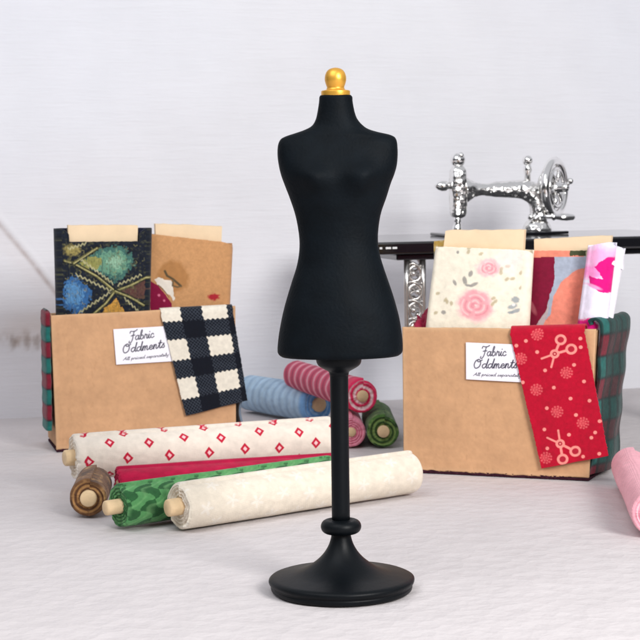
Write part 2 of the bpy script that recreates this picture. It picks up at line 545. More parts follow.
def p_redstripe(S, Wd):
    P = Paint(S, Wd, lin(206, 70, 106))
    x = S / .058 + Wd / .30
    P.put(.8 * np.clip(np.sin(2 * math.pi * x) * 1.6 - .5, 0, 1), lin(238, 172, 186))
    P.put(.7 * np.clip(np.sin(2 * math.pi * (x + .5)) * 1.6 - .7, 0, 1), lin(150, 34, 70))
    P.put(np.clip((.06 - S) / .03, 0, 1), lin(228, 52, 98))
    return P.mottle(.12, .01, .01).c


def p_brown(S, Wd):
    P = Paint(S, Wd, lin(116, 80, 50))
    P.put(np.clip(fbm(S * 55, Wd * 45, 2) * 5 - 2.6, 0, 1) * .8, lin(66, 42, 28))
    P.put(.8 * np.clip(fbm(S * 60 + 9, Wd * 50, 9) * 5 - 2.9, 0, 1), lin(178, 138, 90))
    return P.mottle(.25, .008, .008).c


def p_dgreen(S, Wd):
    P = Paint(S, Wd, lin(74, 112, 52))
    P.put(np.clip(fbm(S * 60, Wd * 60, 4) * 4 - 2, 0, 1), lin(34, 58, 30))
    P.put(np.clip(fbm(S * 60 + 7, Wd * 60, 14) * 4 - 2.4, 0, 1), lin(130, 156, 88))
    return P.c


GR = 'fabric rolls lying between and before the boxes'
make_roll('fabric_roll', 'cream fabric roll printed with small red diamonds in front of the left box', (-0.605, 0.926, 0.092), (0.024, 1.173, 0.092), .058, p_diamonds,
          (lin(232, 222, 206), lin(214, 198, 178)), (.022, .0), .34, group=GR, res=2)
make_roll('fabric_roll', 'plain crimson fabric roll behind the green roll', (-.484, .800, .045), (.05, .968, .045), .045, p_solid((176, 16, 62), .2),
          (lin(190, 22, 74), lin(150, 14, 52)), (.0, .0), .3, group=GR)
make_roll('fabric_roll', 'brown patterned fabric roll lying end-on at far left', (-.530, .640, .045), (-.540, .835, .045), .045, p_brown,
          (lin(92, 60, 38), lin(176, 132, 84)), (.012, .0), .42, group=GR, turns=3.4)
make_roll('fabric_roll', 'green leaf-patterned fabric roll between crimson and plain cream rolls', (-.447, .512, .050), (.02, .862, .050), .050, p_green,
          (lin(40, 92, 50), lin(110, 168, 108)), (.034, .0), .33, group=GR)
make_roll('fabric_roll', 'cream fabric roll with faint white stars, frontmost of the rolls', (-.312, .482, .0535), (.214, .874, .0535), .0535, p_stars,
          (lin(230, 220, 204), lin(218, 204, 184)), (.03, -.01), .36, group=GR)
make_roll('fabric_roll', 'pale blue striped fabric roll beside the checked swatch', (-.008, 2.08, .060), (-.235, 2.40, .060), .060, p_blue,
          (lin(104, 164, 226), lin(150, 196, 238)), (.010, .0), .38, group=GR, turns=3.5)
make_roll('fabric_roll', 'red and pink banded fabric roll on top of the pink and green rolls', (.118, 1.64, .141), (-.078, 2.19, .141), .047, p_redstripe,
          (lin(222, 40, 92), lin(252, 220, 226)), (.006, .0), .36, group=GR, flare=.12, turns=2.3)
make_roll('fabric_roll', 'plain pink fabric roll whose end shows right behind the black pole', (.084, 1.585, .046), (.072, 1.90, .046), .046, p_solid((232, 142, 164), .1),
          (lin(238, 160, 178), lin(222, 122, 148)), (.0, .0), .3, group=GR)
make_roll('fabric_roll', 'dark green mottled fabric roll beside the right box', (.174, 1.575, .0485), (.168, 1.90, .0485), .0485, p_dgreen,
          (lin(44, 74, 34), lin(122, 150, 84)), (.008, .0), .36, group=GR, turns=3.2)
make_roll('fabric_roll', 'pale pink fabric roll at the right edge of the photo', (.692, .335, .050), (.752, .93, .050), .050, p_solid((240, 172, 184), .06, .1, .02),
          (lin(246, 196, 204), lin(226, 150, 166)), (.012, .0), .3, seam=.008, group=GR)


# ================================================================== LETTERING FOR THE LABELS
G = {
    'F': (1.35, [[(.15, 1.75), (.3, 2.15), (.8, 2.05), (1.3, 2.1), (1.7, 2.35)], [(1.05, 2.05), (.9, 1.2), (.75, .2), (.4, -.5), (.05, -.45), (.1, -.1)], [(.45, 1.05), (.8, 1.15), (1.25, 1.15)]]),
    'O': (1.5, [[(.75, 2.05), (.3, 1.7), (.08, .9), (.25, .15), (.6, 0), (1.05, .4), (1.2, 1.2), (1.0, 1.9), (.7, 2.0), (.6, 1.6), (.95, 1.5), (1.4, 1.9)]]),
    'A': (1.3, [[(0, 0), (.4, .8), (.95, 2)], [(.95, 2), (.95, 1), (1.05, 0)], [(.3, .75), (1.1, .75)]]),
    'a': (1.05, [[(.8, .85), (.5, 1), (.15, .75), (.1, .3), (.35, 0), (.65, .3), (.85, .95)], [(.85, .95), (.75, .3), (.88, 0), (1.1, .25)]]),
    'b': (.95, [[(0, .2), (.35, 1.3), (.48, 2), (.32, 2.1), (.18, 1.5), (.14, .4), (.3, 0), (.68, .2), (.75, .7), (.5, .95), (.22, .7)]]),
    'r': (.85, [[(0, .1), (.25, 1.05), (.35, .85), (.65, .9), (.55, .3), (.68, 0), (.9, .2)]]),
    'i': (.55, [[(0, .2), (.28, .95), (.2, .25), (.35, 0), (.58, .2)], [(.36, 1.45), (.37, 1.5)]]),
    'c': (.8, [[(.7, .75), (.5, 1), (.15, .7), (.12, .25), (.42, 0), (.82, .25)]]),
    'd': (1.05, [[(.8, .85), (.5, 1), (.15, .75), (.1, .3), (.35, 0), (.65, .3), (.88, 1.1), (1.05, 2.1)], [(1.05, 2.1), (.82, .5), (.9, 0), (1.12, .2)]]),
    'm': (1.25, [[(0, .1), (.2, 1), (.15, 0)], [(.17, .5), (.42, 1), (.55, .8), (.5, 0)], [(.52, .5), (.8, 1), (.93, .8), (.88, .2), (1, 0), (1.25, .2)]]),
    'n': (.9, [[(0, .1), (.2, 1), (.15, 0)], [(.17, .5), (.45, 1), (.6, .8), (.55, .2), (.68, 0), (.92, .2)]]),
    'e': (.78, [[(.1, .4), (.6, .6), (.55, .95), (.28, .9), (.1, .45), (.22, .08), (.48, 0), (.8, .25)]]),
    't': (.65, [[(0, .2), (.3, 1), (.48, 1.8)], [(.48, 1.8), (.3, .4), (.42, 0), (.68, .2)], [(.1, 1.2), (.72, 1.25)]]),
    's': (.7, [[(0, .1), (.42, 1.05), (.45, .65), (.58, .25), (.35, 0), (.08, .15)]]),
    'l': (.5, [[(0, .2), (.4, 1.3), (.48, 2), (.3, 1.9), (.2, .4), (.34, 0), (.55, .2)]]),
    'p': (.9, [[(0, .2), (.28, 1), (.05, -.9)], [(.22, .7), (.5, 1), (.78, .7), (.6, .1), (.22, .1)]]),
    'y': (.85, [[(0, .8), (.15, 1), (.2, .3), (.45, .1), (.75, 1)], [(.75, 1), (.6, -.5), (.3, -.9), (.1, -.5)]]),
    ' ': (.6, []),
}


def write(P, text, x0, y0, h, total, w, col, tilt=0, slant=.22):
    adv = sum(G[c][0] for c in text); sx = total / adv
    ca, sa = math.cos(R(tilt)), math.sin(R(tilt))
    x = 0
    for ch in text:
        a, strokes = G[ch]
        for st in strokes:
            q = smooth_prof(st, 5) if len(st) > 2 else st
            pts = []
            for (u, v) in q:
                X = (x + u) * sx + slant * v * h; Y = v * h
                pts.append((x0 + X * ca + Y * sa, y0 + X * sa - Y * ca))
            P.seg(pts, w, col, soft=w * .9, a=.93)
        x += a


def label_sheet(parent, quad, tilt, ly):
    nu, nv = 300, 190
    U, V = np.meshgrid(np.linspace(0, 1, nu), np.linspace(0, 1, nv))
    p = bilinear([(q[0], q[1]) for q in quad], U, V)
    PP = np.stack([p[..., 0], np.full(U.shape, ly) - .0015 * np.exp(-((U - .5) / .5) ** 2) - .002 * (U > .98) * V, p[..., 1]], -1)
    # label space 475 x 285
    P = Paint(U * 475, V * 285, lin(243, 240, 248))
    ink = lin(44, 42, 62)
    write(P, 'Fabric', 118, 100, 34, 205, 4.2, ink, tilt)
    write(P, 'Oddments', 58, 196, 33, 350, 4.6, ink, tilt)
    write(P, 'All priced separately', 58, 254, 12, 372, 2.1, ink, tilt * .5, .3)
    sheet('label', PP, P.c, M['paper'], parent, .0012)


# ================================================================== CARDBOARD BOXES
def build_box(label, loc, rz, wt, wb, h0, h1, depth, back_extra, lab_quad, tilt, seed):
    """wt/wb (x0,x1) at top and bottom of the front panel"""
    root = thing('cardboard_box', label, 'box', (loc[0], loc[1], 0), rz, 'cardboard boxes of fabric pieces')
    kraft = lin(200, 155, 116)
    T = .011

    def panel(name, quad, ly0, ly1, nx=150, nz=110, axis='front'):
        U, V = np.meshgrid(np.linspace(0, 1, nx), np.linspace(0, 1, nz))
        p = bilinear(quad, U, V)
        P = Paint(p[..., 0] + p[..., 1] * .3, p[..., 2], kraft)
        P.mottle(.09, .05, .05, seed).mottle(.05, .006, .006, seed + 3)
        fl = fbm(p[..., 0] * 160 + 7, (p[..., 2] + p[..., 1]) * 60, seed + 5)
        P.put(.25 * np.clip(fl * 5 - 3.4, 0, 1), lin(160, 118, 80))
        edge = np.minimum(np.minimum(U * 40, (1 - U) * 40), np.minimum(V * 30, (1 - V) * 30))
        P.put(.35 * np.clip(1 - edge, 0, 1), lin(216, 180, 140))
        return p, P, U, V

    (a0, a1), (b0, b1) = wt, wb
    # front panel: a bent, slightly bowed sheet, rough lower edge
    p, P, U, V = panel('front_panel', [(a0, 0, h0), (a1, 0, h1), (b1, 0, .007), (b0, 0, .007)], 0, 0)
    p[..., 1] += -.004 * np.sin(math.pi * U) * (1 - .4 * V)
    p[..., 2] += .003 * (fbm(U * 9, V * 0 + 3, seed + 8) - .5) * np.where(V < .02, 1, 0)
    p[..., 2] += .006 * (fbm(U * 26, V * 0 + 5, seed + 4) - .6) * np.where(V > .98, 1, 0)
    sheet('front_panel', p, P.c, M['kraft'], root, -T)
    be = back_extra
    # side panels butt against front and back
    p, P, U, V = panel('side_panel', [(a0 - .0, depth - T, h0 - .004), (a0 + .0, T + .001, h0 - .004), (b0 + .002, T + .001, .012), (b0, depth - T, .012)], 0, 0, 60, 80)
    sheet('side_panel', p, P.c, M['kraft'], root, -T)
    p, P, U, V = panel('side_panel', [(a1 - .0, T + .001, h1 - .004), (a1 + be, depth - T, h1 - .004), (b1 + be, depth - T, .012), (b1 - .002, T + .001, .012)], 0, 0, 60, 80)
    sheet('side_panel', p, P.c, M['kraft'], root, -T)
    p, P, U, V = panel('back_panel', [(a1 + be, depth, h1 - .01), (a0, depth, h0 - .01), (b0, depth, .012), (b1 + be, depth, .012)], 0, 0)
    sheet('back_panel', p, P.c, M['kraft'], root, -T)
    # dark maroon base showing as a rough line under the front
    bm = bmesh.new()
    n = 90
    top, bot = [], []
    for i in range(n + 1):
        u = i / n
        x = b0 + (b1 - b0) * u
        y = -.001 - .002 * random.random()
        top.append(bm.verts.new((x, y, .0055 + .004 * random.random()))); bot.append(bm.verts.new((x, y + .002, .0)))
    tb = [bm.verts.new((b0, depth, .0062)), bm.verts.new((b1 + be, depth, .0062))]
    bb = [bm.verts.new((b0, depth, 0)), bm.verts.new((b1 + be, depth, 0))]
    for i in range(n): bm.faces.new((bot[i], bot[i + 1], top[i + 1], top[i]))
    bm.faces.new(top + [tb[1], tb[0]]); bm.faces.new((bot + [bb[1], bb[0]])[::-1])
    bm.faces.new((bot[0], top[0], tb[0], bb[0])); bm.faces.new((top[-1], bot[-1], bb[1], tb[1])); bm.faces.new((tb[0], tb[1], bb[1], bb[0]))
    from_bm('base_panel', bm, M['dark_maroon'], root, False)
    label_sheet(root, lab_quad, tilt, -.0075)
    return root


LB = ((-.75, 1.594), 15)
RB = ((.211, 1.186), -20)


def in_box(B):
    return dict(loc=(B[0][0], B[0][1], 0), rz=B[1])


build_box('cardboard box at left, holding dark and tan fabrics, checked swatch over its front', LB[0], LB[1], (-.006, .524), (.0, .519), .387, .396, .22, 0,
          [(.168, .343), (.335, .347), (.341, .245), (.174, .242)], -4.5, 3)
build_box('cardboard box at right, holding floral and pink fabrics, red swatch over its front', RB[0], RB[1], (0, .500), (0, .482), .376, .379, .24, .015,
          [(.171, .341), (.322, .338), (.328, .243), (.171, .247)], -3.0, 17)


# ================================================================== SWATCHES HANGING OVER THE BOX EDGES
def hang_swatch(name, label, B, quad, pspace, painter, base_col, ly=-.014, top=.395, inside=.09, thick=.004, nu=260, nv=420, wav=.006, seed=0, group=None):
    """quad TL,TR,BR,BL (lx,z) of the hanging face; above TL-TR it turns over the panel edge and drops inside"""
    root = thing(name, label, 'fabric swatch', (B[0][0], B[0][1], 0), B[1], group)
    v = np.linspace(-.22, 1, nv)
    U, V = np.meshgrid(np.linspace(0, 1, nu), v)
    p = bilinear(quad, U, np.clip(V, 0, 1))
    q = bilinear(pspace, U, V)
    h = (np.asarray(quad[0]) - np.asarray(quad[3]))[1]
    over = np.clip(-V, 0, None) * h            # arc length beyond the top edge
    rad = (.011 + 2 * abs(ly + .0)) / 2 + .001
    ang = np.clip(over / rad, 0, math.pi)
    Y = ly + rad * (1 - np.cos(ang)); Zx = rad * np.sin(ang)
    drop = np.clip(over - math.pi * rad, 0, None)
    Z = p[..., 1] - rad + Zx * 1.0 - drop
    Z = np.where(V >= 0, p[..., 1] - rad * (1 - np.clip(V, 0, 1)), Z)
    wv = wav * np.sin(U * 5.2 + V * 2.4 + seed) * np.clip(V, 0, 1) + .006 * np.clip(V - .75, 0, 1) * (fbm(U * 3, V * 3, seed + 2)) * -2
    Y = Y - np.abs(wv)
    P = Paint(q[..., 0], q[..., 1], base_col)
    painter(P, U, V)
    PP = np.stack([p[..., 0] + .0028 * (fbm(V * 75, U * 0 + 2, seed) - .5) * ((U < .012) | (U > .988)), Y, Z], -1)
    sheet('cloth', PP, P.c, M['cloth'], root, -thick)
    return root


def paint_gingham(P, U, V):
    navy = lin(9, 14, 26)
    P.c[:] = navy
    zig = .008 * np.sin(V * 105)
    zig2 = .007 * np.sin(U * 92)
    xa = ((U + zig - .57) % .65) / .65
    ya = ((V + zig2 - .247) % .388) / .388
    wx = (xa < .535); wy = (ya < .53)
    lat = (np.abs(((U * 20 + V * 27) % 1) - .5) < .11) | (np.abs(((U * 20 - V * 27) % 1) - .5) < .13)
    single = wx ^ wy
    P.put((single & lat) * .28, lin(104, 114, 128))
    P.put((wx & wy) * 1.0, lin(232, 224, 208))
    P.mottle(.10, 12, 12)


hang_swatch('fabric_swatch', 'navy and cream checked fabric swatch hung over the front of a box', LB, [(.305, .398), (.514, .402), (.551, .123), (.370, .087)],
            [(5, 45), (355, 35), (430, 490), (130, 570)], paint_gingham, lin(15, 20, 34), seed=1, group='swatches hung on the boxes')


def paint_scissors(P, U, V):
    pk = lin(246, 150, 140); md = lin(226, 96, 100)
    for (x, y) in [(67, 75), (150, 102), (182, 180), (297, 157), (337, 228), (218, 253), (285, 300), (360, 310), (190, 340), (307, 370), (402, 397), (180, 430), (280, 453),
                   (370, 467), (192, 510), (337, 547), (403, 535), (320, 45), (322, 82), (93, 230), (105, 55), (385, 445)]:
        P.ell(x, y, 7.5, 7.5, pk, soft=.3)
    for (x, y) in [(150, 28), (268, 190), (148, 262), (232, 355), (335, 405), (187, 550), (85, 130)]:
        P.ell(x, y, 25, 25, lin(205, 48, 70), soft=.2, a=.4)
        for r, n in ((22, 11), (12, 7)):
            for k in range(n):
                t = 2 * math.pi * k / n + r
                P.ell(x + r * math.cos(t), y + r * math.sin(t), 4, 4, md, soft=.4, a=.85)
        for k in range(4):
            t = math.pi * k / 4 + .3
            P.seg([(x - 20 * math.cos(t), y - 20 * math.sin(t)), (x + 20 * math.cos(t), y + 20 * math.sin(t))], 1.6, md, 1.5, .6)
    for piv, r1, r2, b1, b2 in [((220, 110), (243, 50), (285, 90), (168, 130), (207, 166)), ((245, 490), (255, 556), (305, 524), (237, 434), (192, 465))]:
        P.seg([piv, r1], 5, pk, 2); P.seg([piv, r2], 5, pk, 2)
        P.seg([piv, b1], 4, pk, 2); P.seg([piv, b2], 4, pk, 2)
        for c, r in ((r1, 19), (r2, 19), (piv, 15)):
            P.ell(c[0], c[1], r + 4, r + 4, pk, soft=.12); P.ell(c[0], c[1], r - 6, r - 6, lin(176, 30, 52), soft=.2)
            if c == piv: P.ell(c[0], c[1], 4, 4, pk, soft=.3)
    P.mottle(.12, 9, 9)


hang_swatch('fabric_swatch', 'crimson fabric swatch printed with pale scissors hung on the right box', RB, [(.287, .384), (.474, .392), (.535, .068), (.366, .028)],
            [(42, 28), (335, 20), (440, 545), (168, 595)], paint_scissors, lin(184, 4, 42), seed=4, group='swatches hung on the boxes')


def tartan_cols(P, x, z, row, cw, deep):
    red = lin(118, 26, 44); teal = lin(28, 98, 92)
    k = np.floor(z / row)
    fz = z / row - k
    m = (k % 2 == 0)
    P.put(m * 1.0, red); P.put((~m) * 1.0, teal)
    P.put(np.clip((.10 - np.minimum(fz, 1 - fz)) / .08, 0, 1) * .8, lin(24, 26, 34))
    if cw:
        cx = (x / cw) % 1
        P.put(np.clip((.2 - np.minimum(cx, 1 - cx)) / .1, 0, 1) * .75, lin(20, 30, 32))
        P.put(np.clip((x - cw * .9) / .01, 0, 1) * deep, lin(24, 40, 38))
    P.mottle(.3, .008, .008)


# tartan piece folded over the left side of the left box: a soft flat-lying strip, round at top
def tartan_left():
    root = thing('fabric_swatch', 'red and teal tartan swatch folded over the side of a box', 'fabric swatch', (LB[0][0], LB[0][1], 0), LB[1], 'swatches hung on the boxes')
    nv, nu = 200, 60
    zc = np.linspace(0, 1, nv)
    U, V = np.meshgrid(np.linspace(0, 2 * math.pi, nu, endpoint=False), zc)
    z = .062 + V * .340
    x = -.0175 + .003 * V
    hw = .0095 * np.clip(np.sqrt(np.clip(1 - np.clip((z - .390) / .0125, 0, 1) ** 2, 0, 1)), .05, 1)
    n = 4
    cx = np.sign(np.cos(U)) * np.abs(np.cos(U)) ** (2 / n); cy = np.sign(np.sin(U)) * np.abs(np.sin(U)) ** (2 / n)
    X = x + cx * hw; Y = .06 + cy * .066 * np.clip(hw / .0095, .6, 1)
    X += .0006 * np.sin(z * 165)
    P = Paint(Y, z, lin(20, 90, 80)); tartan_cols(P, Y, z - .402 + 9 * .0445, .0445, 0, 0)
    Vv = np.stack([X, Y, z], -1).reshape(-1, 3)
    F = grid_faces(nu, nv, True); F.append(tuple(range(nu))); F.append(tuple((nv - 1) * nu + k for k in range(nu)))
    new_obj('cloth', Vv, F, M['cloth'], root, P.c)


tartan_left()


def tartan_right():
    root = thing('fabric_swatch', 'dark green and red tartan swatch flaring off the side of a box', 'fabric swatch', (RB[0][0], RB[0][1], 0), RB[1], 'swatches hung on the boxes')
    u = np.linspace(0, 1, 150); v = np.linspace(-.1, 1, 200)
    U, V = np.meshgrid(u, v)
    Vc = np.clip(V, 0, 1)
    out = .008 + .034 * np.sin(np.clip(U / .75, 0, 1) * math.pi / 2) ** 1.2
    x = .503 - .018 * Vc + out - .012 * Vc
    y = .012 + U * .20
    z = .388 - Vc * .376
    over = np.clip(-V, 0, None) * .38
    ang = np.clip(over / .012, 0, math.pi * .8)
    x = x - .012 * (1 - np.cos(ang)); z = z + .012 * np.sin(ang)
    x = x + .003 * np.sin(U * 9 + V * 4) + .002 * np.sin(V * 23)
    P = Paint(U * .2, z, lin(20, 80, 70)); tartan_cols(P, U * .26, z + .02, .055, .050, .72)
    sheet('cloth', np.stack([x - .004, y, z], -1), P.c, M['cloth'], root, .007)


tartan_right()


# slate strip standing in for the blue roll's shaded start beside the box
def slate_piece():
    U, V = np.meshgrid(np.linspace(0, 1, 60), np.linspace(0, 1, 120))
    x = .5335 + .004 * np.sin(U * math.pi * .5) + .004 * np.sin(V * 9)
    y = .004 + .16 * U
    z = .17 - .152 * V
    P = Paint(U, V, lin(112, 126, 142)).mottle(.12, .05, .05)
    root = thing('fabric_swatch', 'slate blue strip standing in for the shaded start of the blue roll', 'fabric swatch', (LB[0][0], LB[0][1], 0), LB[1], 'swatches hung on the boxes')
    sheet('cloth', np.stack([x, y, z], -1), P.c, M['cloth'], root, .006)


slate_piece()


# ================================================================== FABRIC WRAPPED ON CARDS, STANDING IN THE BOXES
def bolt(label, B, quad, ly, t, pspace, painter, base_col, back_col, card, side_top=None, zbot=.02, group='fabric pieces wrapped on cards', rc=None, nfront=230, nv=300, card_out=.006, sidecol=None, name='fabric_bolt', seed=0, round_c=.014):
    """quad TL,TR,BR,BL of the front face (lx,z), extended straight down to zbot. card = quad TL,TR (lx,z) of visible card top"""
    root = thing(name, label, 'wrapped fabric', (B[0][0], B[0][1], 0), B[1], group)
    TL, TR, BR, BL = [np.array(q, float) for q in quad]
    # extend the sides down
    ext = lambda a, b: a + (b - a) * ((a[1] - zbot) / (a[1] - b[1]))
    EL, ER = ext(TL, BL), ext(TR, BR)
    rc = rc or t * .5
    # loop parameters: front L->R, right arc, back R->L, left arc
    narc, nback = 12, 40
    uu = [(u, 0.0) for u in np.linspace(0, 1, nfront)]
    loop = [(u, -1, 0) for u in np.linspace(0, 1, nfront)]
    loop += [(1, -math.cos(a), math.sin(a)) for a in np.linspace(0, math.pi, narc + 2)[1:-1]]
    loop += [(u, 1, 0) for u in np.linspace(1, 0, nback)]
    loop += [(0, math.cos(a), -math.sin(a)) for a in np.linspace(0, math.pi, narc + 2)[1:-1]]
    loop = np.array(loop)
    nu = len(loop)
    v = np.linspace(0, 1, nv)
    Uq, V = np.meshgrid(loop[:, 0], v)
    Sy, _ = np.meshgrid(loop[:, 1], v); Sx, _ = np.meshgrid(loop[:, 2], v)
    TLs, TRs = TL.copy(), TR.copy()
    top = TL * (1 - Uq[..., None]) + TR * Uq[..., None]
    bot = EL * (1 - Uq[..., None]) + ER * Uq[..., None]
    if side_top is not None:
        lift = np.where((Sx != 0) | (Sy > 0), side_top, 0)
        lift = np.where((Sy < 0) & (Sx == 0), side_top * np.clip(1 - np.minimum(Uq, 1 - Uq) / .10, 0, 1) ** .25 * (np.minimum(Uq, 1 - Uq) < .095), lift)
        top = top + np.stack([0 * lift, lift], -1)
    edge = np.minimum(Uq, 1 - Uq) * abs(TR[0] - TL[0])
    arc = rc * .75
    e = edge + arc * (1 - np.abs(Sx)) * (Sy <= 0) + arc * (Sy > 0)
    Rr = round_c + arc
    k = np.clip(Rr - e, 0, Rr)
    top[..., 1] -= (Rr - np.sqrt(np.clip(Rr ** 2 - k ** 2, 0, None))) * (round_c / Rr)
    q = top * (1 - V[..., None]) + bot * V[..., None]
    hw = t / 2
    puff = .012 * np.sin(np.clip(Uq, 0, 1) * math.pi) * (Sx == 0) * np.where(Sy < 0, 1, 0) * .7
    x = q[..., 0] + Sx * rc * .75
    y = ly + hw + Sy * hw - puff + .008 * min(1, abs(TR[0] - TL[0]) / .2) ** 2 * (fbm(Uq * 3.2, V * 4, seed + 5) - .5) * (Sy < 0) * (np.minimum(Uq, 1 - Uq) * 12).clip(0, 1)
    z = q[..., 1] + .002 * (fbm(Uq * 30, V * 0, seed + 2) - .5) * (V < .01)
    # colour
    zz = bilinear(pspace, Uq, (TL[1] - (q[..., 1])) / (TL[1] - BL[1]))
    P = Paint(zz[..., 0], zz[..., 1], base_col)
    painter(P, Uq, V)
    side = np.clip((Sy + .35) / .3, 0, 1)
    P.put(side, back_col)
    PP = np.stack([x, y, z], -1)
    # inner lip at the top so the cloth has thickness
    cen = np.stack([q[0, :, 0], np.full(nu, ly + hw)], -1)
    inner = PP[0].copy()
    inner[:, 0] = PP[0, :, 0] - Sx[0] * .004 + np.where(Sx[0] == 0, np.where(Uq[0] < .5, .001, -.001), 0)
    inner[:, 1] = PP[0, :, 1] - Sy[0] * .004
    inner2 = inner.copy(); inner2[:, 2] -= .05
    allv = np.concatenate([inner2[None], inner[None], PP]); allc = np.concatenate([P.c[:1], P.c[:1], P.c])
    F = grid_faces(nu, nv + 2, True)
    new_obj('cloth', allv.reshape(-1, 3), F, M['cloth'], root, allc)
    if card:
        cl, cr = np.array(card[0], float), np.array(card[1], float)
        bm = bmesh.new()
        y0, y1 = ly + hw - t * .24, ly + hw + t * .24
        kl = (EL[0] - TL[0]) / (EL[1] - TL[1]); kr = (ER[0] - TR[0]) / (ER[1] - TR[1])
        zb = zbot + .02
        pl = (cl[0] + kl * (zb - cl[1]) , zb); pr = (cr[0] + kr * (zb - cr[1]), zb)
        vs = []
        ncl = 14
        tops_f, tops_b = [], []
        for i in range(ncl + 1):
            u = i / ncl
            c = cl * (1 - u) + cr * u
            zt = c[1] + .0025 * (random.random() - .5)
            tops_f.append(bm.verts.new((c[0], y0, zt))); tops_b.append(bm.verts.new((c[0], y1, zt + .001)))
        bf = [bm.verts.new((pl[0], y0, zb)), bm.verts.new((pr[0], y0, zb))]; bb = [bm.verts.new((pl[0], y1, zb)), bm.verts.new((pr[0], y1, zb))]
        bm.faces.new([bf[0], bf[1]] + tops_f[::-1]); bm.faces.new(([bb[0], bb[1]] + tops_b[::-1])[::-1])
        for i in range(ncl): bm.faces.new((tops_f[i], tops_f[i + 1], tops_b[i + 1], tops_b[i]))
        bm.faces.new((bf[0], tops_f[0], tops_b[0], bb[0])); bm.faces.new((bf[1], bb[1], tops_b[-1], tops_f[-1])); bm.faces.new((bf[0], bb[0], bb[1], bf[1]))
        bmesh.ops.recalc_face_normals(bm, faces=bm.faces[:])
        from_bm('card', bm, M['card'], root, False)
    return root


def paint_ogee(P, U, V):
    P.mottle(.5, 9, 9)
    olive = lin(150, 142, 84); cr = lin(206, 198, 150)
    P.poly([(140, 272), (215, 215), (300, 175), (380, 180), (450, 235), (455, 285), (395, 350), (345, 385), (290, 350), (220, 305)], lin(66, 108, 100), wob=26, sc=12, seed=31)
    P.poly([(200, 262), (290, 200), (370, 205), (425, 250), (410, 300), (340, 350), (270, 320)], lin(104, 150, 126), wob=30, sc=10, seed=41)
    P.poly([(290, 255), (350, 225), (400, 262), (345, 310)], lin(146, 184, 156), wob=30, sc=9, seed=51, a=.8)
    P.poly([(130, 270), (210, 225), (265, 245), (250, 300), (215, 310)], lin(150, 146, 78), wob=18, sc=10, seed=61, a=.9)
    P.poly([(50, 370), (110, 335), (170, 385), (215, 440), (180, 515), (115, 560), (50, 520)], lin(52, 98, 150), wob=26, sc=12, seed=71)
    P.poly([(62, 400), (110, 365), (160, 420), (170, 455), (130, 520), (65, 490)], lin(84, 134, 180), wob=28, sc=10, seed=81)
    P.poly([(345, 470), (410, 560), (440, 640), (240, 640), (270, 550)], lin(196, 146, 66), wob=14, sc=25)
    P.poly([(370, 430), (525, 380), (525, 480), (450, 470)], lin(92, 62, 56), wob=12, sc=25)
    P.ell(100, 195, 40, 30, lin(170, 155, 90), wob=.6, soft=.6, seed=12, a=.8)
    for pts in ([(60, 255), (110, 270), (240, 345), (345, 432), (440, 400), (530, 360)], [(345, 432), (290, 500), (215, 560), (130, 620)], [(110, 270), (180, 225), (240, 185)], [(345, 432), (430, 470), (520, 520)]):
        P.seg(pts, 12, lin(22, 26, 28), 3); P.seg([(x + 4 * math.sin(y), y + 4 * math.cos(x)) for x, y in pts], 6.5, lin(104, 100, 60), 4); P.seg(pts, 3.4, olive, 3); P.seg(pts, 1.4, cr, 2, .8)
    # saw-edged leaves
    for a, b, n, sgn in [((120, 325), (320, 425), 8, 1), ((315, 445), (130, 560), 8, -1), ((150, 255), (330, 395), 9, -1), ((360, 405), (500, 350), 6, -1), ((80, 180), (180, 150), 5, 1), ((400, 470), (500, 560), 5, 1)]:
        pts = []
        for i in range(n * 2 + 1):
            t = i / (n * 2); x = a[0] + (b[0] - a[0]) * t; y = a[1] + (b[1] - a[1]) * t
            o = (14 if i % 2 else 0) * sgn
            pts.append((x, y + o))
        P.seg(pts, 3.2, lin(186, 180, 138), 3, .9)
    for (cx, cy, n0, n1, L0, cl) in []:
        for k in range(n0, n1):
            t = 2 * math.pi * k / (n1 - n0) + .2 * math.sin(k * 5)
            l = L0 * (.6 + .4 * math.sin(k * 7.7) ** 2)
            P.seg([(cx + .35 * l * math.cos(t), cy + .3 * l * math.sin(t)), (cx + l * math.cos(t), cy + .8 * l * math.sin(t))], 2.6, lin(*cl), 3, .7)
    for k in range(46):
        x = 50 + (k * 97) % 470; y = 160 + (k * 61) % 420
        t = (k * 2.4) % 3.1
        P.seg([(x, y), (x + 13 * math.cos(t), y + 13 * math.sin(t)), (x + 20 * math.cos(t + .7), y + 20 * math.sin(t + .7))], 2, lin(140, 134, 88), 3, .65)
    n = fbm(P.x / 14, P.y / 10, 44)
    P.put(.55 * np.clip(n * 5 - 3, 0, 1), lin(96, 96, 66))
    P.put(.5 * np.clip(fbm(P.x / 5, P.y / 22, 91) * 5 - 2.9, 0, 1), lin(30, 38, 48))
    P.mottle(.35, 6, 6, 77)


bolt('dark blue and green peacock-patterned fabric wrapped on a cream card', LB, [(.033, .592), (.281, .588), (.271, .385), (.033, .379)], .05, .045,
     [(40, 145), (528, 145), (528, 570), (40, 570)], paint_ogee, lin(24, 30, 42), lin(18, 24, 48), [(.056, .637), (.256, .634)], side_top=.038, seed=1, round_c=.004)


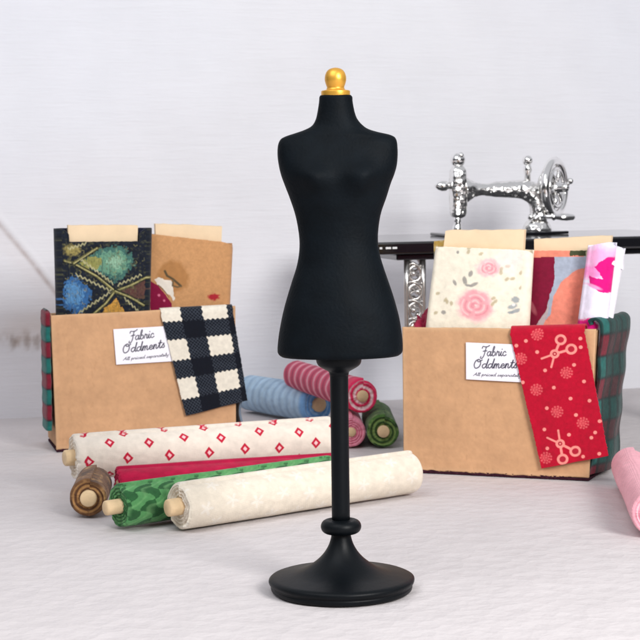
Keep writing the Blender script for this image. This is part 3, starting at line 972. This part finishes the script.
def paint_tan(P, U, V):
    P.mottle(.10, 8, 8)
    P.ell(165, 385, 95, 100, lin(176, 124, 74), wob=.2, soft=.25, seed=3, a=.85)
    P.poly([(20, 395), (70, 430), (150, 548), (140, 640), (20, 640)], lin(138, 20, 62), wob=4)
    P.ell(75, 495, 8, 8, lin(225, 120, 150), soft=.4); P.ell(105, 530, 7, 7, lin(225, 120, 150), soft=.4)
    P.poly([(55, 395), (75, 380), (120, 400), (150, 405), (165, 430), (165, 500), (175, 520), (160, 535), (145, 500), (115, 475), (100, 450), (70, 425)], lin(236, 226, 212), wob=5, sc=18)
    P.seg([(118, 345), (130, 375), (165, 400), (210, 445)], 7, lin(92, 78, 56), 4)
    P.seg([(165, 405), (160, 440), (190, 450), (212, 445)], 5, lin(110, 92, 66), 4)
    P.seg([(75, 430), (110, 470), (135, 510)], 3, lin(120, 96, 80), 3)
    P.ell(205, 128, 22, 12, lin(188, 60, 50), wob=.3, soft=.4)
    P.ell(410, 520, 36, 20, lin(176, 40, 52), wob=.4, soft=.4)


bolt('tan fabric with a white and crimson print wrapped on a cream card', LB, [(.290, .608), (.528, .577), (.516, .390), (.292, .398)], .105, .05,
     [(30, 95), (505, 160), (485, 560), (15, 560)], paint_tan, lin(204, 152, 104), lin(190, 140, 96), [(.316, .636), (.514, .624)], seed=3, round_c=.022)


def paint_floral(P, U, V):
    pk = lin(244, 172, 178)
    P.ell(292, 472, 104, 98, lin(250, 204, 202), wob=.22, soft=.3, seed=2)
    for k in range(6):
        t = k * math.pi / 3 + .3
        P.ell(292 + 52 * math.cos(t), 472 + 50 * math.sin(t), 44, 40, pk, wob=.25, soft=.5, seed=k)
    for (cx, cy, sc) in ((292, 470, 1.0), (370, 250, .6)):
        if sc < 1:
            P.ell(cx, cy, 66, 54, lin(250, 204, 204), wob=.3, soft=.4, seed=5)
            P.ell(cx + 8, cy + 3, 40, 32, lin(243, 174, 180), wob=.4, soft=.6, seed=6)
        # petal edges of the rose, wound loosely round its heart
        for k in range(11):
            r0 = (14 + 6.2 * k) * sc; t0 = k * 2.1
            arcp = [(cx + (r0 + 3 * sc * math.sin(3 * t)) * math.cos(t0 + t), cy + (r0 + 3 * sc * math.sin(3 * t)) * .92 * math.sin(t0 + t)) for t in np.linspace(0, 1.5, 9)]
            P.seg(arcp, 4.5 * sc, lin(224, 132, 146) if k % 2 else lin(252, 222, 218), 7 * sc, .6)
        P.ell(cx - 4 * sc, cy - 2 * sc, 17 * sc, 14 * sc, lin(234, 150, 160), wob=.5, soft=.7, seed=8, a=.8)
        P.ell(cx + 3 * sc, cy + 2 * sc, 7 * sc, 6 * sc, lin(252, 226, 220), wob=.4, soft=.7, seed=18, a=.8)
    gy = lin(150, 146, 142); bl = lin(140, 152, 160); br = lin(184, 168, 130)
    for (x, y, a, b, r) in [(270, 282, 11, 20, 20), (236, 322, 12, 26, -10), (285, 348, 26, 10, -25), (178, 335, 9, 20, -25), (255, 352, 20, 7, 10), (107, 516, 14, 12, 0), (200, 150, 8, 10, 0)]:
        P.ell(x, y, a, b, gy, rot=r, soft=.45, wob=.2, a=.85)
    for (x, y, a, b, r) in [(515, 440, 22, 18, 10), (500, 480, 28, 14, -20), (520, 505, 30, 10, -15), (490, 515, 18, 8, 0)]:
        P.ell(x, y, a, b, bl, rot=r, soft=.45, wob=.3, a=.8)
    P.ell(505, 470, 10, 8, lin(235, 235, 230), soft=.4)
    for (x, y) in [(120, 440), (130, 450), (155, 460), (395, 430), (405, 450), (390, 465), (440, 260), (438, 280), (475, 245), (265, 125), (330, 165), (260, 150), (470, 320), (500, 318), (545, 285), (545, 370), (75, 400), (60, 520)]:
        P.ell(x, y, 9, 14, br, rot=(x * 7) % 90, soft=.6, wob=.3, seed=x, a=.75)
    P.ell(500, 200, 60, 80, lin(250, 226, 226), wob=.3, soft=.8, a=.5)
    P.put(np.clip((.03 - np.minimum(U, 1 - U)) / .015, 0, 1), lin(246, 238, 218))
    P.mottle(.04, 20, 20)


bolt('cream floral fabric with pink roses wrapped on a cream card', RB, [(.091, .582), (.315, .573), (.303, .376), (.064, .378)], .035, .045,
     [(95, 110), (570, 135), (545, 600), (25, 600)], paint_floral, lin(246, 238, 218), lin(236, 224, 200), [(.104, .622), (.310, .624)], seed=5)


def paint_gold(P, U, V):
    P.put(.6 * np.clip(fbm(P.x / 20, P.y / 20, 6) * 3 - 1.2, 0, 1), lin(240, 224, 180)); P.put(.6 * np.clip(fbm(P.x / 24, P.y / 24, 16) * 3 - 1.6, 0, 1), lin(170, 124, 52))
    P.ell(20, 230, 40, 60, lin(60, 86, 80), soft=.3, wob=.3); P.ell(20, 520, 30, 80, lin(186, 150, 90), soft=.4, wob=.3)


bolt('mottled gold fabric peeking out from behind the floral fabric', RB, [(.066, .596), (.215, .592), (.21, .38), (.066, .375)], .088, .022,
     [(30, 100), (560, 100), (560, 600), (30, 600)], paint_gold, lin(222, 184, 96), lin(212, 172, 88), None, seed=6)


def paint_collage(P, U, V):
    P.c[:] = lin(168, 178, 194)
    P.poly([(0, 0), (212, 0), (212, 180), (206, 300), (168, 420), (140, 500), (76, 590), (-60, 900), (-60, 0)], lin(128, 14, 50), wob=8, sc=40)
    P.poly([(300, 275), (345, 252), (395, 245), (425, 262), (460, 400), (440, 900), (60, 900), (80, 600), (165, 520), (190, 410), (240, 330)], lin(236, 142, 120), wob=6, sc=40)
    P.ell(330, 440, 60, 120, lin(224, 120, 102), wob=.4, soft=.9, a=.45)
    P.ell(375, 392, 18, 38, lin(206, 70, 66), rot=12, soft=.4); P.ell(386, 398, 12, 26, lin(236, 142, 120), rot=12, soft=.4)
    P.ell(356, 500, 16, 50, lin(240, 205, 195), rot=18, soft=.6, a=.8)
    P.poly([(165, 440), (150, 520), (110, 600), (60, 620), (90, 560), (140, 500)], lin(190, 176, 176), wob=4)
    P.ell(60, 470, 16, 50, lin(196, 110, 120), rot=-25, soft=.6, a=.6)
    top = P.y < 180
    P.put(top * 1.0, lin(236, 142, 118))
    P.poly([(300, 100), (500, 100), (500, 178), (300, 178)], lin(70, 76, 50), wob=6)
    P.poly([(385, 150), (500, 140), (500, 180), (380, 180)], lin(190, 180, 150), wob=6)
    P.mottle(.12, 16, 16)


bolt('crimson, grey and salmon patchwork fabric wrapped on a cream card', RB, [(.300, .569), (.484, .570), (.466, .375), (.300, .373)], .092, .045,
     [(45, 140), (440, 150), (380, 595), (10, 595)], paint_collage, lin(168, 178, 194), lin(120, 16, 48), [(.322, .598), (.520, .606)], seed=8)


def paint_magenta(P, U, V):
    mg = lin(222, 16, 128)
    P.ell(480, 190, 60, 70, lin(252, 176, 220), wob=.3, soft=.8); P.ell(440, 270, 60, 40, lin(250, 150, 208), wob=.3, soft=.6)
    P.poly([(530, 170), (530, 395), (480, 380), (425, 345), (425, 290), (500, 305), (470, 262), (455, 240), (500, 200)], mg, wob=8, sc=30)
    P.ell(450, 350, 40, 10, lin(250, 160, 210), rot=20, soft=.6)
    P.ell(415, 572, 58, 42, mg, wob=.3, soft=.3, seed=3); P.ell(440, 610, 30, 14, lin(250, 170, 214), soft=.6)
    P.mottle(.05, 14, 14)


bolt('white fabric with bold magenta blotches folded at the right end of a box', RB, [(.484, .586), (.527, .592), (.503, .382), (.456, .377)], .036, .042,
     [(440, 120), (525, 110), (480, 590), (375, 590)], paint_magenta, lin(240, 234, 250), lin(240, 236, 248), None, seed=9, zbot=.36 - .16, rc=.02)


def paint_white(P, U, V):
    P.mottle(.06, 8, 8)


bolt('plain white towelling folded behind the magenta blotched fabric', RB, [(.524, .584), (.550, .576), (.518, .392), (.492, .384)], .066, .03,
     [(525, 120), (590, 150), (540, 580), (480, 580)], paint_white, lin(243, 240, 248), lin(243, 240, 248), None, seed=11, zbot=.2, nfront=60, rc=.012, round_c=.006)


# crumpled crimson scrap in the corner
def scrap():
    bm = bmesh.new()
    bmesh.ops.create_icosphere(bm, subdivisions=5, radius=1)
    for v in bm.verts:
        d = v.co.normalized()
        k = 1 + .5 * (float(fbm(np.array(d.x * 3 + 5 + d.z * 2), np.array(d.y * 3 + 5 - d.z), 4)) - .5) * 2
        v.co = Vector((d.x * .040 * k, d.y * .045 * k, d.z * .065 * k))
    root = thing('fabric_scrap', 'crumpled crimson fabric scrap tucked in the corner of a box', 'fabric scrap', (RB[0][0], RB[0][1], 0), RB[1])
    for v in bm.verts: v.co += Vector((.045, .100, .345))
    me = from_bm('cloth', bm, M['cloth'], root, True, lin(150, 30, 62))


scrap()


# ================================================================== SEWING TABLE AND MACHINE
TB = ((.2, 1.65), 15)


def build_table():
    root = thing('sewing_table', 'black topped sewing table on ornate silver legs behind the boxes', 'table', (TB[0][0], TB[0][1], 0), TB[1])
    bm = bmesh.new()
    box_bm(bm, (-.045, 0, .542), (1.02, .62, .578), .006, 3)
    from_bm('tabletop', bm, M['gloss_black'], root, False)
    bm = bmesh.new()
    box_bm(bm, (.03, .03, .524), (.98, .59, .541), .003, 1)
    from_bm('apron', bm, M['gloss_black'], root, False)
    # pale dashes on the front edge, a highlight put into colour
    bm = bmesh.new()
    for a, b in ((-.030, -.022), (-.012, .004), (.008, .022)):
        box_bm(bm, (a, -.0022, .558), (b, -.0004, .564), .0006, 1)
    from_bm('edge_glint', bm, M['glint'], root, False)
    for (lx, ly) in ((.065, .05), (.225, .54), (.90, .05), (.88, .54)):
        if True:
            bm = bmesh.new()
            w = .052
            tube(bm, [(lx, ly, .0), (lx + .001, ly, .2), (lx, ly, .44), (lx + .003, ly, .523)], [.009, .0075, .0075, .01], 10)
            tube(bm, [(lx + w, ly, .0), (lx + w - .001, ly, .2), (lx + w, ly, .44), (lx + w - .003, ly, .523)], [.009, .0075, .0075, .01], 10)
            for k in range(9):
                z = .06 + k * .053
                pts = []
                for q in range(17):
                    t = q / 16 * math.pi * 2
                    pts.append((lx + w / 2 + .019 * math.cos(t), ly, z + .022 * math.sin(t)))
                tube(bm, pts, .0055, 8, False)
                ball(bm, (lx + w / 2 + (.006 if k % 2 else -.006), ly - .004, z), .009, seg=12)
                tube(bm, [(lx, ly, z + .026), (lx + w * .35, ly - .004, z + .03), (lx + w * .65, ly - .004, z + .022), (lx + w, ly, z + .026)], .0045, 8)
            from_bm('leg', bm, M['leg_metal'], root)


build_table()


def build_machine():
    root = thing('sewing_machine', 'ornate silver sewing machine standing on the black table', 'sewing machine', (TB[0][0], TB[0][1], .578), TB[1])
    y0 = .38
    Z = .578
    z = lambda v: v - Z

    def prof_tube(bm, path, rads, seg=20):      # path of (x,z), rads of (ry,rz)
        rings = []
        for i, ((x, zz), (a, b)) in enumerate(zip(path, rads)):
            p0 = path[max(i - 1, 0)]; p1 = path[min(i + 1, len(path) - 1)]
            t = Vector((p1[0] - p0[0], 0, p1[1] - p0[1])).normalized(); up = Vector((-t.z, 0, t.x))
            rings.append([bm.verts.new(Vector((x, y0, z(zz))) + Vector((0, 1, 0)) * (a * math.cos(2 * math.pi * k / seg)) + up * (b * math.sin(2 * math.pi * k / seg))) for k in range(seg)])
        for a, b in zip(rings[:-1], rings[1:]):
            for k in range(seg): bm.faces.new((a[k], a[(k + 1) % seg], b[(k + 1) % seg], b[k]))
        bm.faces.new(rings[0][::-1]); bm.faces.new(rings[-1])

    # arm: flared cone out of the head, straight arm, curve down into the pillar
    bm = bmesh.new()
    path = [(.362, .718), (.375, .719), (.395, .720), (.42, .720), (.44, .719), (.47, .719), (.50, .719), (.53, .719), (.56, .717), (.585, .708), (.602, .69), (.609, .665), (.609, .640), (.606, .620)]
    rads = [(.030, .040), (.027, .036), (.021, .025), (.018, .019), (.019, .020), (.022, .024), (.025, .026), (.027, .028), (.029, .031), (.030, .033), (.029, .031), (.028, .028), (.028, .027), (.030, .031)]
    sp = smooth_prof([(*a, *b) for a, b in zip(path, rads)], 4)
    prof_tube(bm, [(q[0], q[1]) for q in sp], [(q[2], q[3]) for q in sp], 28)
    from_bm('arm', bm, M['ornate'], root)
    # head: slim ornate upright with a ball crown
    bm = bmesh.new()
    for (zz0, zz1, w0, w1) in ((.640, .790, .026, .024),):
        prof = [(.632, .010), (.640, .021), (.660, .025), (.70, .0265), (.74, .0265), (.775, .024), (.788, .019), (.793, .016)]
        rings = []
        for (h, w) in smooth_prof(prof, 4):
            rings.append([bm.verts.new((.343 + w * (1 if True else 1) * math.copysign(abs(math.cos(t)) ** .6, math.cos(t)), y0 + .026 * (w / .026) * math.copysign(abs(math.sin(t)) ** .6, math.sin(t)), z(h))) for t in np.linspace(0, 2 * math.pi, 28, endpoint=False)])
        for a, b in zip(rings[:-1], rings[1:]):
            for k in range(28): bm.faces.new((a[k], a[(k + 1) % 28], b[(k + 1) % 28], b[k]))
        bm.faces.new(rings[0][::-1]); bm.faces.new(rings[-1])
    from_bm('head', bm, M['ornate'], root)
    bm = bmesh.new(); ball(bm, (.343, y0, z(.812)), .024, (1, .9, .95)); ball(bm, (.348, y0 - .012, z(.826)), .010)
    from_bm('crown_knob', bm, M['chrome'], root)
    bm = bmesh.new()
    tube(bm, [(.3405, y0, z(.640)), (.3405, y0, z(.622)), (.3405, y0, z(.618)), (.339, y0, z(.606)), (.338, y0, z(.592)), (.338, y0, z(.582))], [.013, .011, .009, .015, .016, .012], 16)
    from_bm('needle_bar', bm, M['chrome'], root)
    bm = bmesh.new()
    tube(bm, [(.322, y0, z(.733)), (.310, y0, z(.733)), (.302, y0, z(.733)), (.290, y0, z(.733)), (.277, y0, z(.733)), (.268, y0, z(.733))], [.012, .010, .016, .0165, .012, .004], 16)
    from_bm('tension_knob', bm, M['chrome'], root)
    # spool post
    bm = bmesh.new()
    tube(bm, [(.573, y0, z(.735)), (.573, y0, z(.765)), (.573, y0, z(.776)), (.573, y0, z(.788)), (.573, y0, z(.798))], [.010, .010, .014, .012, .009], 14)
    ball(bm, (.573, y0, z(.808)), .0165)
    from_bm('spool_post', bm, M['chrome'], root)
    # hand wheel seen obliquely, on a hub
    wheel = bmesh.new()
    cx, cz = .664, .722
    RW = .083
    ax = Vector((math.cos(R(-44)), math.sin(R(-44)), 0)); up = Vector((0, 0, 1)); sd = up.cross(ax)
    cen = Vector((cx, y0, z(cz)))
    pts = [cen + (up * math.cos(t) + sd * math.sin(t)) * RW for t in np.linspace(0, 2 * math.pi, 49)]
    tube(wheel, pts, .0135, 14, False)
    pts = [cen + (up * math.cos(t) + sd * math.sin(t)) * RW * .72 + ax * .006 for t in np.linspace(0, 2 * math.pi, 41)]
    tube(wheel, pts, .006, 8, False)
    for k in range(6):
        t = k * math.pi / 3 + .3
        d = up * math.cos(t) + sd * math.sin(t)
        tube(wheel, [cen + d * .012, cen + d * RW * .5 + ax * .008, cen + d * (RW - .006)], [.010, .007, .007], 8)
    ball(wheel, cen, .022, seg=16)
    from_bm('hand_wheel', wheel, M['chrome'], root)
    bm = bmesh.new()
    tube(bm, [Vector((.61, y0, z(.712))), cen - ax * .01, cen + ax * .028], [.024, .020, .014], 16)
    ball(bm, cen + ax * .034, .015, seg=14); ball(bm, cen + ax * .052 + up * .02, .010, seg=12)
    tube(bm, [cen + ax * .034, cen + ax * .052 + up * .02], .006, 8)
    from_bm('wheel_hub', bm, M['chrome'], root)
    bm = bmesh.new()
    gc = Vector((.640, y0 + .004, z(.722)))
    tube(bm, [gc - ax * .022, gc - ax * .016, gc - ax * .006, gc - ax * .004, gc + ax * .002, gc + ax * .004], [.022, .044, .056, .060, .060, .054], 36)
    for k in range(9):
        t = 2 * math.pi * k / 9
        ball(bm, gc + ax * .004 + (up * math.cos(t) + sd * math.sin(t)) * .045, .008, seg=10)
    from_bm('belt_guard', bm, M['ornate'], root)
    # bobbin winder
    bm = bmesh.new()
    tube(bm, [(.60, y0 - .02, z(.632)), (.64, y0 - .03, z(.632)), (.648, y0 - .03, z(.632)), (.655, y0 - .03, z(.631)), (.675, y0 - .032, z(.630)), (.69, y0 - .033, z(.630)), (.712, y0 - .034, z(.629)), (.718, y0 - .034, z(.629))],
         [.007, .007, .013, .008, .011, .012, .009, .003], 14)
    ball(bm, (.60, y0 - .026, z(.655)), .013, seg=12); ball(bm, (.575, y0 - .02, z(.632)), .010, seg=12); ball(bm, (.62, y0 - .028, z(.690)), .012, seg=12)
    from_bm('bobbin_winder', bm, M['chrome'], root)
    # bell-shaped foot of the pillar, and the bed plate
    bm = bmesh.new()
    rings = []
    for (h, w) in smooth_prof([(.624, .024), (.618, .034), (.606, .043), (.595, .047), (.588, .047)], 4):
        rings.append([bm.verts.new((.604 + w * math.cos(t), y0 + w * .8 * math.sin(t), z(h))) for t in np.linspace(0, 2 * math.pi, 32, endpoint=False)])
    for a, b in zip(rings[:-1], rings[1:]):
        for k in range(32): bm.faces.new((a[k], b[k], b[(k + 1) % 32], a[(k + 1) % 32]))
    bm.faces.new(rings[0]); bm.faces.new(rings[-1][::-1])
    from_bm('pillar_foot', bm, M['ornate'], root)
    bm = bmesh.new(); box_bm(bm, (.275, y0 - .075, .0006), (.68, y0 + .075, .0095), .003, 2)
    from_bm('bed_plate', bm, M['gloss_black'], root, False)


build_machine()


# ================================================================== CAMERA, LIGHT
cam = bpy.data.cameras.new('camera'); co = bpy.data.objects.new('camera', cam); COL.objects.link(co)
cam.sensor_width = 36; cam.lens = 1700 / 640 * 36
cam.clip_start = .05; cam.clip_end = 100
pitch = math.atan(140 / 1700)
co.location = (0, -3.166, .756)
m = Matrix.Rotation(R(90) - pitch, 4, 'X') @ Matrix.Rotation(R(-.8), 4, 'Z')
co.rotation_euler = m.to_euler()
cam.dof.use_dof = True; cam.dof.focus_distance = 3.4; cam.dof.aperture_fstop = 12
scene.camera = co


def area(name, loc, target, size, power, col=(1, 1, 1), size_y=None):
    l = bpy.data.lights.new(name, 'AREA'); l.energy = power; l.color = col
    l.shape = 'RECTANGLE' if size_y else 'SQUARE'; l.size = size
    if size_y: l.size_y = size_y
    o = bpy.data.objects.new(name, l); COL.objects.link(o); o.location = loc
    o.rotation_euler = (Vector(target) - Vector(loc)).to_track_quat('-Z', 'Y').to_euler()
    return o


area('window_light', (2.3, -3.2, 2.3), (.3, 1.0, .4), 1.5, 222, (1, .985, .97))
area('ceiling_light', (-1.2, -1.6, 3.4), (0, 1.2, .3), 2.6, 60, (.95, .97, 1))

w = bpy.data.worlds.new('World'); scene.world = w; w.use_nodes = True
nt = w.node_tree; bg = nt.nodes['Background']
tc = nt.nodes.new('ShaderNodeTexCoord'); sx = nt.nodes.new('ShaderNodeSeparateXYZ')
nt.links.new(tc.outputs['Generated'], sx.inputs[0])
ramp = nt.nodes.new('ShaderNodeValToRGB')
ramp.color_ramp.elements[0].position = .53; ramp.color_ramp.elements[0].color = (.05, .05, .055, 1)
ramp.color_ramp.elements[1].position = .75; ramp.color_ramp.elements[1].color = (.78, .79, .84, 1)
mr = nt.nodes.new('ShaderNodeMapRange'); mr.inputs['From Min'].default_value = -1; mr.inputs['From Max'].default_value = 1
nt.links.new(sx.outputs['Z'], mr.inputs['Value']); nt.links.new(mr.outputs[0], ramp.inputs[0]); nt.links.new(ramp.outputs[0], bg.inputs['Color'])
bg.inputs['Strength'].default_value = .7

vs = scene.view_settings
vs.view_transform = 'Standard'; vs.look = 'None'; vs.gamma = 1; vs.use_curve_mapping = False; vs.exposure = 0
scene.cycles.use_denoising = True
scene.cycles.max_bounces = 8
